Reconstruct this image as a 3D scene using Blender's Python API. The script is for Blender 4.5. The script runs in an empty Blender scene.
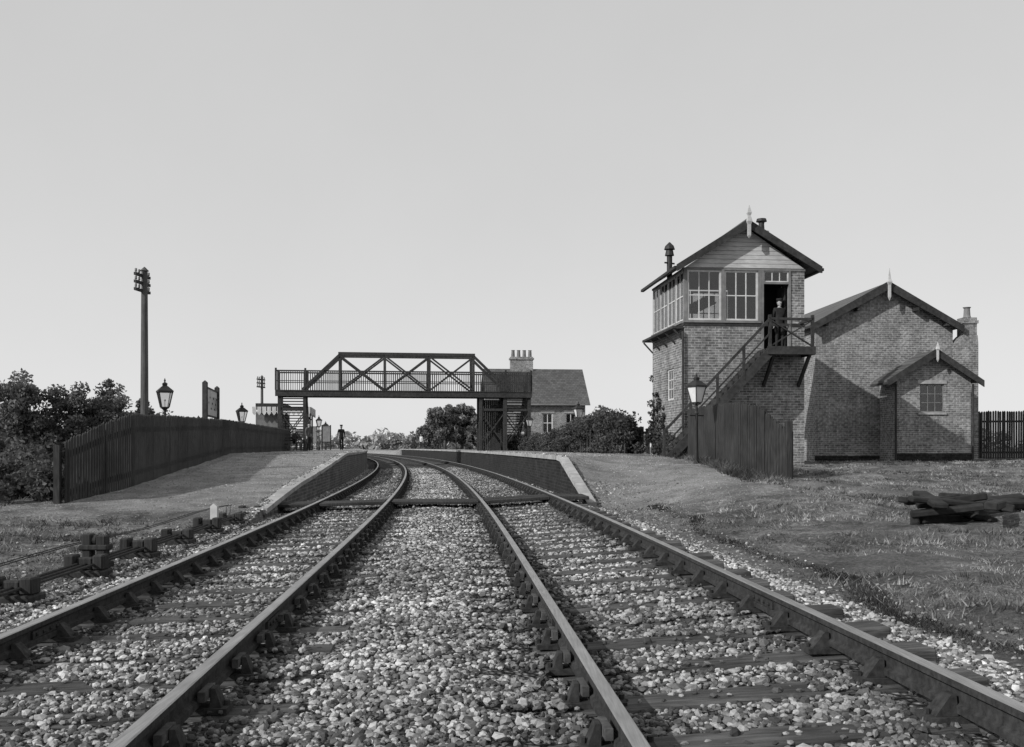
import bpy, math, random
import numpy as np
from mathutils import Vector, Matrix, Euler
random.seed(7); rng=np.random.default_rng(7)
scene=bpy.context.scene
R=math.radians

# ------------------------------------------------------------------ track geometry
def cv(y):
    y=np.asarray(y,dtype=float)
    t=np.clip(y-10,0,None); t2=np.minimum(t,200)
    return -0.06*y-0.00068*t2**2-0.272*(t-t2)
def cvs(y):
    t=min(max(0,y-10),200); return -0.06-0.00136*t
def sm(a,b,x):
    t=np.clip((np.asarray(x,float)-a)/(b-a),0,1); return t*t*(3-2*t)
TPU=[-3.95,-3.4,-3.0,-2.75,-1.24,-.3,.7,2.2,2.9,3.5]
TPZ=[-.27,-.28,-.27,-.263,-.213,-.165,-.213,-.113,-.15,-.2]
def rut(D): return 3.45+0.0036*np.clip(np.asarray(D,float)-6,0,None)**2
def hill(u,D):
    u=np.asarray(u,float); D=np.asarray(D,float)
    z=np.interp(u,TPU,TPZ)
    hr=-.16+.68*sm(8,32,D)
    r=rut(np.clip(D,0,22))
    right=-.2+(hr+.2)*sm(0,1,(u-(r-.6))/2.6)
    z=np.where(u>3.5,right,z)
    a=21.3-.3*np.clip(u-3,0,4); b=26+2.2*np.clip(u-3,0,4)
    pf=np.clip((D-a)/(b-a),0,1)
    lo=np.where(u>3.5,right,-.2)
    zp=lo+(.85-lo)*pf
    side=1-sm(7.0,8.0,u)
    end=1-sm(130,138,D)
    z=np.where(u>3.04,lo+(zp-lo)*side*end,z)
    zl=np.interp(D,[17.5,18.5,23,38],[-.25,-.12,.2,.85])
    lfar=-.22+.3*sm(15,30,D)
    plat=(-.25)+(zl+.25)*end
    back=sm(8.7,9.6,-u)
    left=plat*(1-back)+lfar*back
    z=np.where(u<-3.54,np.where(D>17.5,left,-.25+(lfar+.25)*sm(8.7,9.6,-u)),z)
    return z

# ------------------------------------------------------------------ mesh builder
class MB:
    def __init__(s): s.v=[];s.f=[];s.m=[]
    def hexa(s,c,m=0):
        b=len(s.v); s.v+= [tuple(p) for p in c]
        for q in ((3,2,1,0),(4,5,6,7),(0,1,5,4),(1,2,6,5),(2,3,7,6),(3,0,4,7)):
            s.f.append([b+i for i in q]); s.m.append(m)
    def box(s,x0,x1,y0,y1,z0,z1,m=0):
        s.hexa([(x0,y0,z0),(x1,y0,z0),(x1,y1,z0),(x0,y1,z0),(x0,y0,z1),(x1,y0,z1),(x1,y1,z1),(x0,y1,z1)],m)
    def beam(s,p,q,w,h,m=0,up=(0,0,1)):
        p=Vector(p);q=Vector(q);d=(q-p).normalized();u=Vector(up)
        if abs(d.dot(u))>.98: u=Vector((0,1,0))
        r=d.cross(u).normalized();u=r.cross(d).normalized();r=r*w/2;u=u*h/2
        s.hexa([p-r-u,p+r-u,q+r-u,q-r-u,p-r+u,p+r+u,q+r+u,q-r+u],m)
    def prism(s,poly,y0,y1,m=0):
        b=len(s.v);n=len(poly)
        for y in (y0,y1):
            for (x,z) in poly: s.v.append((x,y,z))
        s.f.append([b+i for i in range(n)]);s.m.append(m)
        s.f.append([b+n+i for i in reversed(range(n))]);s.m.append(m)
        for i in range(n):
            j=(i+1)%n; s.f.append([b+i,b+n+i,b+n+j,b+j]);s.m.append(m)
    def tube(s,pts,rad,n=8,m=0,sy=1.0,rot=0):
        pts=[Vector(p) for p in pts];b0=len(s.v)
        for i,p in enumerate(pts):
            d=(pts[min(i+1,len(pts)-1)]-pts[max(i-1,0)]).normalized()
            a=Vector((0,1,0)) if abs(d.y)<.9 else Vector((1,0,0))
            x=d.cross(a).normalized(); y=x.cross(d).normalized()
            for k in range(n):
                t=2*math.pi*k/n+rot
                s.v.append(tuple(p+x*math.cos(t)*rad[i]+y*math.sin(t)*rad[i]*sy))
        for i in range(len(pts)-1):
            for k in range(n):
                a=b0+i*n+k;c=b0+i*n+(k+1)%n
                s.f.append([a,c,c+n,a+n]);s.m.append(m)
        s.f.append([b0+k for k in reversed(range(n))]);s.m.append(m)
        e=b0+(len(pts)-1)*n
        s.f.append([e+k for k in range(n)]);s.m.append(m)
    def cyl(s,x,y,z0,z1,r0,r1=None,n=10,m=0,rot=0):
        s.tube([(x,y,z0),(x,y,z1)],[r0,r0 if r1 is None else r1],n,m,rot=rot)
    def ball(s,c,r,m=0,n=10,k=6):
        rx,ry,rz=(r,r,r) if not hasattr(r,'__len__') else r
        b=len(s.v)
        s.v.append((c[0],c[1],c[2]-rz))
        for i in range(1,k):
            ph=math.pi*i/k
            for j in range(n):
                t=2*math.pi*j/n
                s.v.append((c[0]+rx*math.sin(ph)*math.cos(t),c[1]+ry*math.sin(ph)*math.sin(t),c[2]-rz*math.cos(ph)))
        s.v.append((c[0],c[1],c[2]+rz)); top=len(s.v)-1
        for j in range(n):
            s.f.append([b,b+1+(j+1)%n,b+1+j]);s.m.append(m)
            for i in range(k-2):
                a=b+1+i*n+j; a2=b+1+i*n+(j+1)%n
                s.f.append([a,a2,a2+n,a+n]);s.m.append(m)
            s.f.append([b+1+(k-2)*n+j,b+1+(k-2)*n+(j+1)%n,top]);s.m.append(m)
    def wall(s,axis,a0,a1,z0,z1,t0,t1,ops,m=0):
        A=sorted({a0,a1,*[o[0] for o in ops],*[o[1] for o in ops]})
        Z=sorted({z0,z1,*[o[2] for o in ops],*[o[3] for o in ops]})
        for i in range(len(A)-1):
            j=0
            while j<len(Z)-1:
                def hole(j): 
                    ca=(A[i]+A[i+1])/2;cz=(Z[j]+Z[j+1])/2
                    return any(o[0]<ca<o[1] and o[2]<cz<o[3] for o in ops)
                if hole(j): j+=1; continue
                k=j
                while k+1<len(Z)-1 and not hole(k+1): k+=1
                if axis=='x': s.box(A[i],A[i+1],t0,t1,Z[j],Z[k+1],m)
                else: s.box(t0,t1,A[i],A[i+1],Z[j],Z[k+1],m)
                j=k+1
    def window(s,axis,a0,a1,z0,z1,t,cols,rows,fw=.06,bw=.03,d=.06,mf=0,mg=1,gl=True):
        def b(p0,p1,q0,q1,e0,e1,m):
            if axis=='x': s.box(p0,p1,e0,e1,q0,q1,m)
            else: s.box(e0,e1,p0,p1,q0,q1,m)
        b(a0,a1,z0,z0+fw,t-d/2,t+d/2,mf);b(a0,a1,z1-fw,z1,t-d/2,t+d/2,mf)
        b(a0,a0+fw,z0+fw,z1-fw,t-d/2,t+d/2,mf);b(a1-fw,a1,z0+fw,z1-fw,t-d/2,t+d/2,mf)
        for i in range(1,cols):
            c=a0+fw+(a1-a0-2*fw)*i/cols; b(c-bw/2,c+bw/2,z0+fw,z1-fw,t-d*.35,t+d*.35,mf)
        for i in range(1,rows):
            c=z0+fw+(z1-z0-2*fw)*i/rows; b(a0+fw,a1-fw,c-bw/2,c+bw/2,t-d*.3,t+d*.3,mf)
        if gl: b(a0+fw*.5,a1-fw*.5,z0+fw*.5,z1-fw*.5,t-.003,t+.003,mg)
    def build(s,name,mats,parent=None,smooth=False,loc=None,rot=0,bevel=0):
        me=bpy.data.meshes.new(name);me.from_pydata(s.v,[],s.f);me.update()
        for m in mats: me.materials.append(m)
        me.polygons.foreach_set('material_index',s.m)
        if smooth: me.polygons.foreach_set('use_smooth',[True]*len(me.polygons))
        ob=bpy.data.objects.new(name,me);scene.collection.objects.link(ob)
        if parent: ob.parent=parent
        if loc: ob.location=loc
        if rot: ob.rotation_euler[2]=rot
        if bevel:
            bm=ob.modifiers.new('bev','BEVEL');bm.width=bevel;bm.segments=1;bm.limit_method='ANGLE'
        return ob
def empty(name,loc=(0,0,0),rot=0):
    e=bpy.data.objects.new(name,None);e.empty_display_size=.3
    e.location=loc;e.rotation_euler[2]=rot;scene.collection.objects.link(e);return e
def np_mesh(name,v,f,mat,attr=None,parent=None,smooth=False):
    me=bpy.data.meshes.new(name);n=len(v);k=f.shape[1];nf=len(f)
    me.vertices.add(n);me.vertices.foreach_set('co',np.ascontiguousarray(v,dtype=np.float32).ravel())
    me.loops.add(nf*k);me.loops.foreach_set('vertex_index',f.astype(np.int32).ravel())
    me.polygons.add(nf);me.polygons.foreach_set('loop_start',np.arange(0,nf*k,k,dtype=np.int32))
    me.update(calc_edges=True);me.validate()
    if attr:
        for an,arr in attr.items():
            if arr.ndim==1:
                a=me.attributes.new(an,'FLOAT','POINT');a.data.foreach_set('value',arr.astype(np.float32))
            else:
                a=me.attributes.new(an,'FLOAT_COLOR','POINT');a.data.foreach_set('color',arr.astype(np.float32).ravel())
    me.polygons.foreach_set('use_smooth',[smooth]*len(me.polygons))
    me.materials.append(mat)
    ob=bpy.data.objects.new(name,me);scene.collection.objects.link(ob)
    if parent: ob.parent=parent
    return ob

# ------------------------------------------------------------------ materials
def newmat(name):
    m=bpy.data.materials.new(name);m.use_nodes=True
    nt=m.node_tree;return m,nt,nt.nodes['Principled BSDF']
def L(nt,a,b): nt.links.new(a,b)
def noise(nt,vec,scale,detail=4,rough=.6):
    n=nt.nodes.new('ShaderNodeTexNoise');n.inputs['Scale'].default_value=scale
    n.inputs['Detail'].default_value=detail;n.inputs['Roughness'].default_value=rough
    L(nt,vec,n.inputs['Vector']);return n.outputs['Fac']
def ramp(nt,fac,stops):
    r=nt.nodes.new('ShaderNodeValToRGB');e=r.color_ramp.elements
    while len(e)<len(stops): e.new(.5)
    for i,(p,c) in enumerate(stops): e[i].position=p;e[i].color=(c,c,c,1)
    L(nt,fac,r.inputs[0]);return r.outputs[0]
def math_(nt,op,a,b):
    n=nt.nodes.new('ShaderNodeMath');n.operation=op
    for i,x in enumerate((a,b)):
        if isinstance(x,(int,float)): n.inputs[i].default_value=x
        else: L(nt,x,n.inputs[i])
    return n.outputs[0]
def mixc(nt,f,a,b,mode='MIX'):
    n=nt.nodes.new('ShaderNodeMixRGB');n.blend_type=mode
    for i,x in enumerate((f,a,b)):
        if isinstance(x,(int,float)): n.inputs[i].default_value=x if i==0 else (x,x,x,1)
        else: L(nt,x,n.inputs[i])
    return n.outputs[0]
def bump(nt,bs,h,strength,dist):
    b=nt.nodes.new('ShaderNodeBump');b.inputs['Strength'].default_value=strength;b.inputs['Distance'].default_value=dist
    L(nt,h,b.inputs['Height']);L(nt,b.outputs[0],bs.inputs['Normal'])
def objco(nt): return nt.nodes.new('ShaderNodeTexCoord').outputs['Object']
def gmat(name,lo,hi,scale=6,rough=.85,metal=0,b=.3,bd=.01,bscale=None,stretch=None,stain=.35,spec=.3):
    m,nt,bs=newmat(name);co=objco(nt)
    if stretch:
        mp=nt.nodes.new('ShaderNodeMapping');mp.inputs['Scale'].default_value=stretch;L(nt,co,mp.inputs[0]);co2=mp.outputs[0]
    else: co2=co
    f=noise(nt,co2,scale);c=ramp(nt,f,[(.3,lo),(.7,hi)])
    st=ramp(nt,noise(nt,co,scale*.13,3),[(.35,1-stain),(.65,1)])
    c=mixc(nt,1,c,st,'MULTIPLY')
    L(nt,c,bs.inputs['Base Color']);bs.inputs['Roughness'].default_value=rough;bs.inputs['Metallic'].default_value=metal
    bs.inputs['Specular IOR Level'].default_value=spec
    if b: bump(nt,bs,noise(nt,co2,bscale or scale*2.5),b,bd)
    return m
def brickmat(name,c1,c2,mo,stain=.5):
    m,nt,bs=newmat(name);co=objco(nt)
    sp=nt.nodes.new('ShaderNodeSeparateXYZ');L(nt,co,sp.inputs[0])
    cb=nt.nodes.new('ShaderNodeCombineXYZ');L(nt,math_(nt,'ADD',sp.outputs[0],sp.outputs[1]),cb.inputs[0]);L(nt,sp.outputs[2],cb.inputs[1])
    br=nt.nodes.new('ShaderNodeTexBrick');L(nt,cb.outputs[0],br.inputs['Vector'])
    br.inputs['Scale'].default_value=1;br.inputs['Brick Width'].default_value=.235;br.inputs['Row Height'].default_value=.085
    br.inputs['Mortar Size'].default_value=.012;br.inputs['Bias'].default_value=-.1
    for k,c in (('Color1',c1),('Color2',c2),('Mortar',mo)): br.inputs[k].default_value=(c,c,c,1)
    st=ramp(nt,noise(nt,co,1.1,6,.7),[(.3,1-stain),(.7,1.2)])
    st2=ramp(nt,noise(nt,co,9,2,.5),[(.3,.6),(.7,1.25)])
    c=mixc(nt,1,mixc(nt,1,br.outputs[0],st,'MULTIPLY'),st2,'MULTIPLY')
    L(nt,c,bs.inputs['Base Color']);bs.inputs['Roughness'].default_value=.9;bs.inputs['Specular IOR Level'].default_value=.2
    bump(nt,bs,br.outputs['Fac'],-.5,.012);return m
def slatemat(name,lo,hi):
    m,nt,bs=newmat(name);co=objco(nt)
    sp=nt.nodes.new('ShaderNodeSeparateXYZ');L(nt,co,sp.inputs[0])
    cb=nt.nodes.new('ShaderNodeCombineXYZ');L(nt,sp.outputs[0],cb.inputs[0]);L(nt,sp.outputs[2],cb.inputs[1])
    br=nt.nodes.new('ShaderNodeTexBrick');L(nt,cb.outputs[0],br.inputs['Vector'])
    br.inputs['Scale'].default_value=1;br.inputs['Brick Width'].default_value=.3;br.inputs['Row Height'].default_value=.16;br.inputs['Mortar Size'].default_value=.012
    for k,c in (('Color1',lo),('Color2',hi),('Mortar',lo*.4)): br.inputs[k].default_value=(c,c,c,1)
    st=ramp(nt,noise(nt,co,.8,5),[(.3,.7),(.7,1.2)])
    L(nt,mixc(nt,1,br.outputs[0],st,'MULTIPLY'),bs.inputs['Base Color']);bs.inputs['Roughness'].default_value=.7
    bump(nt,bs,br.outputs['Fac'],-.4,.01);return m
def attrmat(name,rough=.9,scale=8,lo=.7,hi=1.25,trans=0):
    m,nt,bs=newmat(name);a=nt.nodes.new('ShaderNodeAttribute');a.attribute_name='shade'
    c=mixc(nt,1,a.outputs['Color'],ramp(nt,noise(nt,objco(nt),scale),[(.3,lo),(.7,hi)]),'MULTIPLY')
    L(nt,c,bs.inputs['Base Color']);bs.inputs['Roughness'].default_value=rough;bs.inputs['Specular IOR Level'].default_value=.2
    if trans:
        tr=nt.nodes.new('ShaderNodeBsdfTranslucent');L(nt,c,tr.inputs[0]);mx=nt.nodes.new('ShaderNodeMixShader');mx.inputs[0].default_value=trans
        L(nt,bs.outputs[0],mx.inputs[1]);L(nt,tr.outputs[0],mx.inputs[2]);L(nt,mx.outputs[0],nt.nodes['Material Output'].inputs[0])
    return m
def glassmat(name='window_glass',tc=.75):
    m,nt,bs=newmat(name);nt.nodes.remove(bs)
    t=nt.nodes.new('ShaderNodeBsdfTransparent');t.inputs[0].default_value=(tc,tc,tc,1)
    g=nt.nodes.new('ShaderNodeBsdfGlossy');g.inputs['Roughness'].default_value=.08;g.inputs[0].default_value=(.9,.9,.9,1)
    fr=nt.nodes.new('ShaderNodeFresnel');fr.inputs[0].default_value=1.5
    mx=nt.nodes.new('ShaderNodeMixShader');L(nt,math_(nt,'ADD',fr.outputs[0],.02),mx.inputs[0])
    L(nt,t.outputs[0],mx.inputs[1]);L(nt,g.outputs[0],mx.inputs[2]);L(nt,mx.outputs[0],nt.nodes['Material Output'].inputs[0]);return m
M={}
M['brick']=brickmat('brick',.13,.29,.38)
M['brick2']=brickmat('shed_brick',.16,.30,.38)
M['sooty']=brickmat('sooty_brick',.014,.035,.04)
M['plbrick']=brickmat('platform_brick',.08,.16,.2)
M['slate']=slatemat('slate',.06,.10)
M['fence']=gmat('creosoted_wood',.018,.06,7,stretch=(5,5,.5),b=.5,stain=.5)
M['heap']=gmat('old_tarred_timber',.012,.04,7,b=.6,stain=.5)
M['dwood']=gmat('dark_wood',.025,.06,8,b=.3)
M['iron']=gmat('painted_iron',.015,.035,10,rough=.6,b=.15)
M['rust']=gmat('rusty_iron',.015,.055,25,rough=.9,b=.5,bd=.004)
M['steel']=gmat('polished_rail',.30,.5,12,rough=.4,metal=.85,b=.05,stretch=(6,.3,1),stain=.25)
M['sleeper']=gmat('old_sleeper',.03,.14,9,stretch=(.35,3,3),b=.8,bd=.012,stain=.6)
M['white']=gmat('weathered_white_paint',.5,.7,5,b=.1,stain=.3)
M['cream']=gmat('pale_board',.42,.58,4,b=.1,stain=.25,stretch=(1,1,4))
M['grey']=gmat('grey_paint',.16,.25,5,b=.1)
M['stone']=gmat('coping_stone',.28,.46,5,b=.4)
M['pole']=gmat('pole_wood',.06,.13,6,stretch=(4,4,.3),b=.4)
M['key']=gmat('oak_key',.04,.11,20,b=.3)
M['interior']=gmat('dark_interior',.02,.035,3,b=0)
M['glass']=glassmat()
M['lglass']=glassmat('lantern_glass',.8)
M['opal']=gmat('opal_glass',.6,.75,5,rough=.3,b=0,stain=.1)
M['skin']=gmat('skin',.33,.4,20,rough=.6,b=.05,stain=.1)
M['coat']=gmat('dark_cloth',.015,.03,20,b=.2,stain=.1)
M['coat2']=gmat('grey_cloth',.07,.11,20,b=.2,stain=.1)
M['shirt']=gmat('white_shirt',.5,.6,20,b=.1,stain=.1)
M['hair']=gmat('hair',.02,.04,40,b=.2)
M['bark']=gmat('bark',.04,.1,12,stretch=(3,3,.6),b=.7)
M['leaf']=attrmat('foliage',scale=1.5,trans=.3)
M['grass']=attrmat('grass_blades',scale=.8,trans=.25)
M['rock']=attrmat('ballast_stone',scale=45,lo=.7,hi=1.25)
def groundmat():
    m,nt,bs=newmat('ground');co=objco(nt)
    a=nt.nodes.new('ShaderNodeAttribute');a.attribute_name='zone'
    sp=nt.nodes.new('ShaderNodeSeparateColor');L(nt,a.outputs['Color'],sp.inputs[0])
    vo=nt.nodes.new('ShaderNodeTexVoronoi');vo.inputs['Scale'].default_value=22;L(nt,co,vo.inputs['Vector'])
    bw=nt.nodes.new('ShaderNodeRGBToBW');L(nt,vo.outputs['Color'],bw.inputs[0])
    edge=ramp(nt,vo.outputs['Distance'],[(.2,1),(.7,.12)])
    bal=mixc(nt,1,ramp(nt,bw.outputs[0],[(.2,.08),(.8,.38)]),edge,'MULTIPLY')
    bal=mixc(nt,1,bal,ramp(nt,noise(nt,co,1.3,5),[(.3,.55),(.7,1.15)]),'MULTIPLY')
    gr=ramp(nt,noise(nt,co,16,9,.9),[(.36,.03),(.5,.14),(.64,.36)])
    gr=mixc(nt,1,gr,ramp(nt,noise(nt,co,.9,8,.75),[(.36,.4),(.5,.95),(.62,1.7)]),'MULTIPLY')
    pl=ramp(nt,noise(nt,co,26,9,.9),[(.36,.13),(.5,.29),(.64,.48)])
    pl=mixc(nt,1,pl,ramp(nt,noise(nt,co,1.0,8,.78),[(.36,.55),(.6,1.1)]),'MULTIPLY')
    ci=ramp(nt,noise(nt,co,24,9,.92),[(.38,.04),(.5,.18),(.64,.45)])
    ci=mixc(nt,1,ci,ramp(nt,noise(nt,co,1.7,6,.7),[(.32,.55),(.66,1.15)]),'MULTIPLY')
    c=mixc(nt,sp.outputs[0],gr,bal);c=mixc(nt,sp.outputs[1],c,pl);c=mixc(nt,sp.outputs[2],c,ci)
    L(nt,c,bs.inputs['Base Color']);bs.inputs['Roughness'].default_value=.95;bs.inputs['Specular IOR Level'].default_value=.1
    h=mixc(nt,sp.outputs[0],noise(nt,co,14,9,.85),edge)
    bump(nt,bs,h,1,.07);return m
M['ground']=groundmat()

# ------------------------------------------------------------------ ground sheet
def vnoise(x,y,s,seed):
    r=np.random.default_rng(seed);g=r.random((64,64))
    X=x/s;Y=y/s;i=np.floor(X).astype(int);j=np.floor(Y).astype(int);fx=X-i;fy=Y-j
    fx=fx*fx*(3-2*fx);fy=fy*fy*(3-2*fy)
    q=lambda a,b:g[a%64,b%64]
    return (q(i,j)*(1-fx)+q(i+1,j)*fx)*(1-fy)+(q(i,j+1)*(1-fx)+q(i+1,j+1)*fx)*fy
far=np.geomspace(26,5000,40)
uc=np.unique(np.round(np.concatenate([-far,np.arange(-26,-12,.6),np.arange(-12,14,.16),[-3.56,-3.52,3.02,3.06],np.arange(14,26,.6),far]),3))
dr=np.unique(np.round(np.concatenate([[-400,-100,-40,-20],np.arange(-12,2,1),np.arange(2,46,.22),np.arange(46,150,1.5),np.geomspace(150,5000,40)]),3))
U,D=np.meshgrid(uc,dr)
def groundz(u,D):
    z=hill(u,D)
    amp=np.where((u>4)|(u<-4),1.3,.15)
    amp=np.where((u>3.0)&(u<7)&(D>22)|((u<-3.5)&(u>-9)&(D>18)),.35,amp)
    return z+amp*((vnoise(cv(D)+u+200,D+200,1.3,1)-.5)*.1+(vnoise(cv(D)+u+200,D+200,.4,2)-.5)*.06)*np.where(np.abs(u)<200,1,0)
Z=groundz(U,D);X=cv(D)+U
nr,nc=U.shape
V=np.stack([X,D,Z],-1).reshape(-1,3)
idx=np.arange(nr*nc).reshape(nr,nc)
F=np.stack([idx[:-1,:-1],idx[:-1,1:],idx[1:,1:],idx[1:,:-1]],-1).reshape(-1,4)
nz=(vnoise(X+300,D+300,.5,5)-.5)+.8*(vnoise(X+300,D+300,1.7,6)-.5)
ballast=sm(-3.75,-3.35,U+nz*.4)*(1-sm(2.9,3.2,U))
plat=np.where((U>3.03)&(U<8.5)&(D>19),(1-sm(6.0,7.8,U+nz*2.2-np.clip((26-D)*.25,0,1)))*sm(18.0,22.5,D+nz*4),0)
plat=np.maximum(plat,np.where((U<-3.5),(1-sm(7.8,8.6,-U+nz))*sm(17.0,21,D+nz*5),0))
# worn bare-earth patches in the turf on the right
bare=.45*sm(.58,.75,vnoise(X+500,D+500,2.1,71)*.6+vnoise(X+500,D+500,.6,72)*.4)*np.where((U>4)&(D<45),1,0)
cind=np.where((U>2.85)&(D<24),sm(2.85,3.2,U)*(1-sm(-.6,.6,U-rut(D)+nz*1.3)),0)*(1-plat)
cind=np.maximum(cind,bare*(1-plat))
cind=np.maximum(cind,.6*np.where((U<-3.3)&(U>-5.2),1-sm(3.9,5,-U+nz),0)*(1-plat))
zone=np.stack([ballast,plat,cind,np.ones_like(U)],-1).reshape(-1,4)
np_mesh('ground',V,F,M['ground'],{'zone':zone},smooth=True)

# ------------------------------------------------------------------ railway tracks
UR={'D':(-2.75,-.05),'C':(-1.24,0),'A':(.70,0),'B':(2.2,.1)}
PROF=[(-.034,-.006),(-.028,0),(.028,0),(.034,-.006),(.034,-.036),(.009,-.05),(.009,-.105),(.028,-.115),(.028,-.146),(-.028,-.146),(-.028,-.115),(-.009,-.105),(-.009,-.05),(-.034,-.036)]
def rail(mb,u,z):
    st=np.concatenate([np.arange(-8,60,1.0),np.arange(60,230,3)]);n=len(PROF);b=len(mb.v)
    for y in st:
        s=cvs(y);k=1/math.hypot(1,s)
        for (du,dz) in PROF: mb.v.append((float(cv(y))+u+du*k,y-du*s*k,z+dz))
    for i in range(len(st)-1):
        for j in range(n):
            k=(j+1)%n;a=b+i*n
            mb.f.append([a+j,a+n+j,a+n+k,a+k]);mb.m.append(1 if j in (0,1,2) else 0)
def tk(D,u,z): return (float(cv(D))+u,D-cvs(D)*u,z)
SL0=-8;SLP=.72
def track(ra,rb):
    root=empty('railway_track')
    (ua,za),(ub,zb)=UR[ra],UR[rb]
    mb=MB();rail(mb,ua,za);rail(mb,ub,zb)
    # fishplated joints
    for (u,z) in ((ua,za),(ub,zb)):
        for y in (6.9,20.6,34.3,48):
            for sg in (-1,1): mb.beam(tk(y-.23,u+sg*.022,z-.078),tk(y+.23,u+sg*.022,z-.078),.022,.05)
            for k in range(4): 
                for sg in (-1,1): mb.ball(tk(y-.17+k*.11,u+sg*.036,z-.078),.014,0,6,4)
    mb.build('rails',[M['rust'],M['steel']],root)
    uc_=(ua+ub)/2;sl=(zb-za)/(ub-ua)
    sb=MB();ch=MB()
    for i in range(250):
        y=SL0+i*SLP+ (random.random()-.5)*.03
        j=random.uniform(-.07,.07);yw=random.uniform(-.035,.035);w=random.uniform(.235,.27);dz=random.uniform(-.008,.002)
        p=tk(y-yw,uc_-1.3+j,za-.19+dz+sl*(uc_-1.3-ua)-.065);q=tk(y+yw,uc_+1.3+j,za-.19+dz+sl*(uc_+1.3-ua)-.065)
        sb.beam(p,q,w,.13)
        if y<75:
            for (u,z) in ((ua,za),(ub,zb)):
                out=-1 if u==ua else 1
                c=lambda du,dz:tk(y,u+du,z+dz)
                ch.beam(c(-.16,-.174),c(.16,-.174),.16,.03,0)
                for sgn in (-1,1):
                    x0=sgn*.03 if sgn!=out else sgn*.074
                    x1=sgn*(.055 if sgn!=out else .097);x2=sgn*.13
                    h=-.07
                    P=[tk(y-.055,u+x0,z-.158),tk(y-.055,u+x2,z-.158),tk(y+.055,u+x2,z-.158),tk(y+.055,u+x0,z-.158),
                       tk(y-.04,u+x0,z+h),tk(y-.04,u+x1,z+h),tk(y+.04,u+x1,z+h),tk(y+.04,u+x0,z+h)]
                    if sgn<0: P=[P[1],P[0],P[3],P[2],P[5],P[4],P[7],P[6]]
                    ch.hexa(P,0)
                    ch.cyl(*tk(y,u+sgn*.145,0)[:2],z-.16,z-.135,.015,n=6,m=0)
                ks=random.uniform(-.03,.03)
                ch.beam(tk(y-.1+ks,u+out*.051,z-.092),tk(y+.1+ks,u+out*.054,z-.092),.034,.048,1)
    sb.build('sleepers',[M['sleeper']],root,bevel=.01)
    ch.build('rail_chairs',[M['rust'],M['key']],root)
track('D','C');track('A','B')

t=(1+5**.5)/2
ICO=np.array([(-1,t,0),(1,t,0),(-1,-t,0),(1,-t,0),(0,-1,t),(0,1,t),(0,-1,-t),(0,1,-t),(t,0,-1),(t,0,1),(-t,0,-1),(-t,0,1)])/math.hypot(1,t)
IF=np.array([(0,11,5),(0,5,1),(0,1,7),(0,7,10),(0,10,11),(1,5,9),(5,11,4),(11,10,2),(10,7,6),(7,1,8),(3,9,4),(3,4,2),(3,2,6),(3,6,8),(3,8,9),(4,9,5),(2,4,11),(6,2,10),(8,6,7),(9,8,1)])
def stones(name,N,u0,u1,d0,d1,rmin,rmax,filt=None,sh=(.1,.5),trackside=True):
    Dd=np.exp(rng.uniform(math.log(d0),math.log(d1),N));u=rng.uniform(u0,u1,N)
    keep=np.ones(N,bool)
    for (ur,_) in UR.values(): keep&=np.abs(u-ur)>.05
    sl=np.array([cvs(d) for d in Dd])
    fr=np.mod(Dd+sl*u-SL0+SLP/2,SLP)-SLP/2
    ons=(np.abs(fr)<.13)&(((u>-3.3)&(u<-.7))|((u>.15)&(u<2.75)))
    cover=np.clip((.58-vnoise(cv(Dd)+u+100,Dd+100,.55,9))*2.6,.06,.85)
    keep&=~(ons&(rng.random(N)>cover))
    if filt is not None: keep&=filt(u,Dd)
    u=u[keep];Dd=Dd[keep];n=len(u)
    r=rng.uniform(rmin,rmax,n)*(1+.016*Dd)
    r*=np.where(rng.random(n)<.07,1.5,1)
    z=groundz(u,Dd)+r*rng.uniform(0,.5,n)+np.where(ons[keep],.026,0)
    sc=rng.uniform(.6,1.25,(n,1,3));jit=rng.uniform(.75,1.25,(n,12,1))
    a=rng.uniform(0,6.28,n);ca,sa=np.cos(a),np.sin(a)
    v=ICO[None]*sc*jit*r[:,None,None];v[:,:,2]*=.75
    x=v[:,:,0]*ca[:,None]-v[:,:,1]*sa[:,None];y=v[:,:,0]*sa[:,None]+v[:,:,1]*ca[:,None]
    v=np.stack([x+(cv(Dd)+u)[:,None],y+Dd[:,None],v[:,:,2]+z[:,None]],-1).reshape(-1,3)
    f=(IF[None]+12*np.arange(n)[:,None,None]).reshape(-1,3)
    s=sh[0]+(sh[1]-sh[0])*rng.random(n)**1.8
    s*=.6+.8*vnoise(cv(Dd)+u+50,Dd+50,1.0,11)
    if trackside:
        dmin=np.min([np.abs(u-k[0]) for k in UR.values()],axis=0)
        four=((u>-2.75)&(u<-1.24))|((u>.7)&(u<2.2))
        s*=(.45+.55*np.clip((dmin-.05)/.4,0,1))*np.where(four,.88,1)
    return np_mesh(name,v,f,M['rock'],{'shade':np.repeat(s,12)})
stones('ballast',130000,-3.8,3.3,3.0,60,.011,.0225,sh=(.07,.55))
stones('cinder_gravel',16000,2.9,6.4,3.5,24,.006,.018,lambda u,D:(u<rut(D)+rng.normal(-.05,.45,len(u))),(.06,.45))
stones('cess_gravel',9000,-6.5,-3.5,4,18,.007,.02,lambda u,D:rng.random(len(u))<np.exp(-(-u-3.5)*.9),(.06,.42))
stones('platform_gravel',9000,3.2,8.0,18,45,.004,.010,lambda u,D:(rng.random(len(u))<.5+.5*(u<6)),(.1,.5),False)
stones('platform_gravel',7000,-8.3,-3.8,18,45,.004,.010,None,(.1,.5),False)

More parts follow.
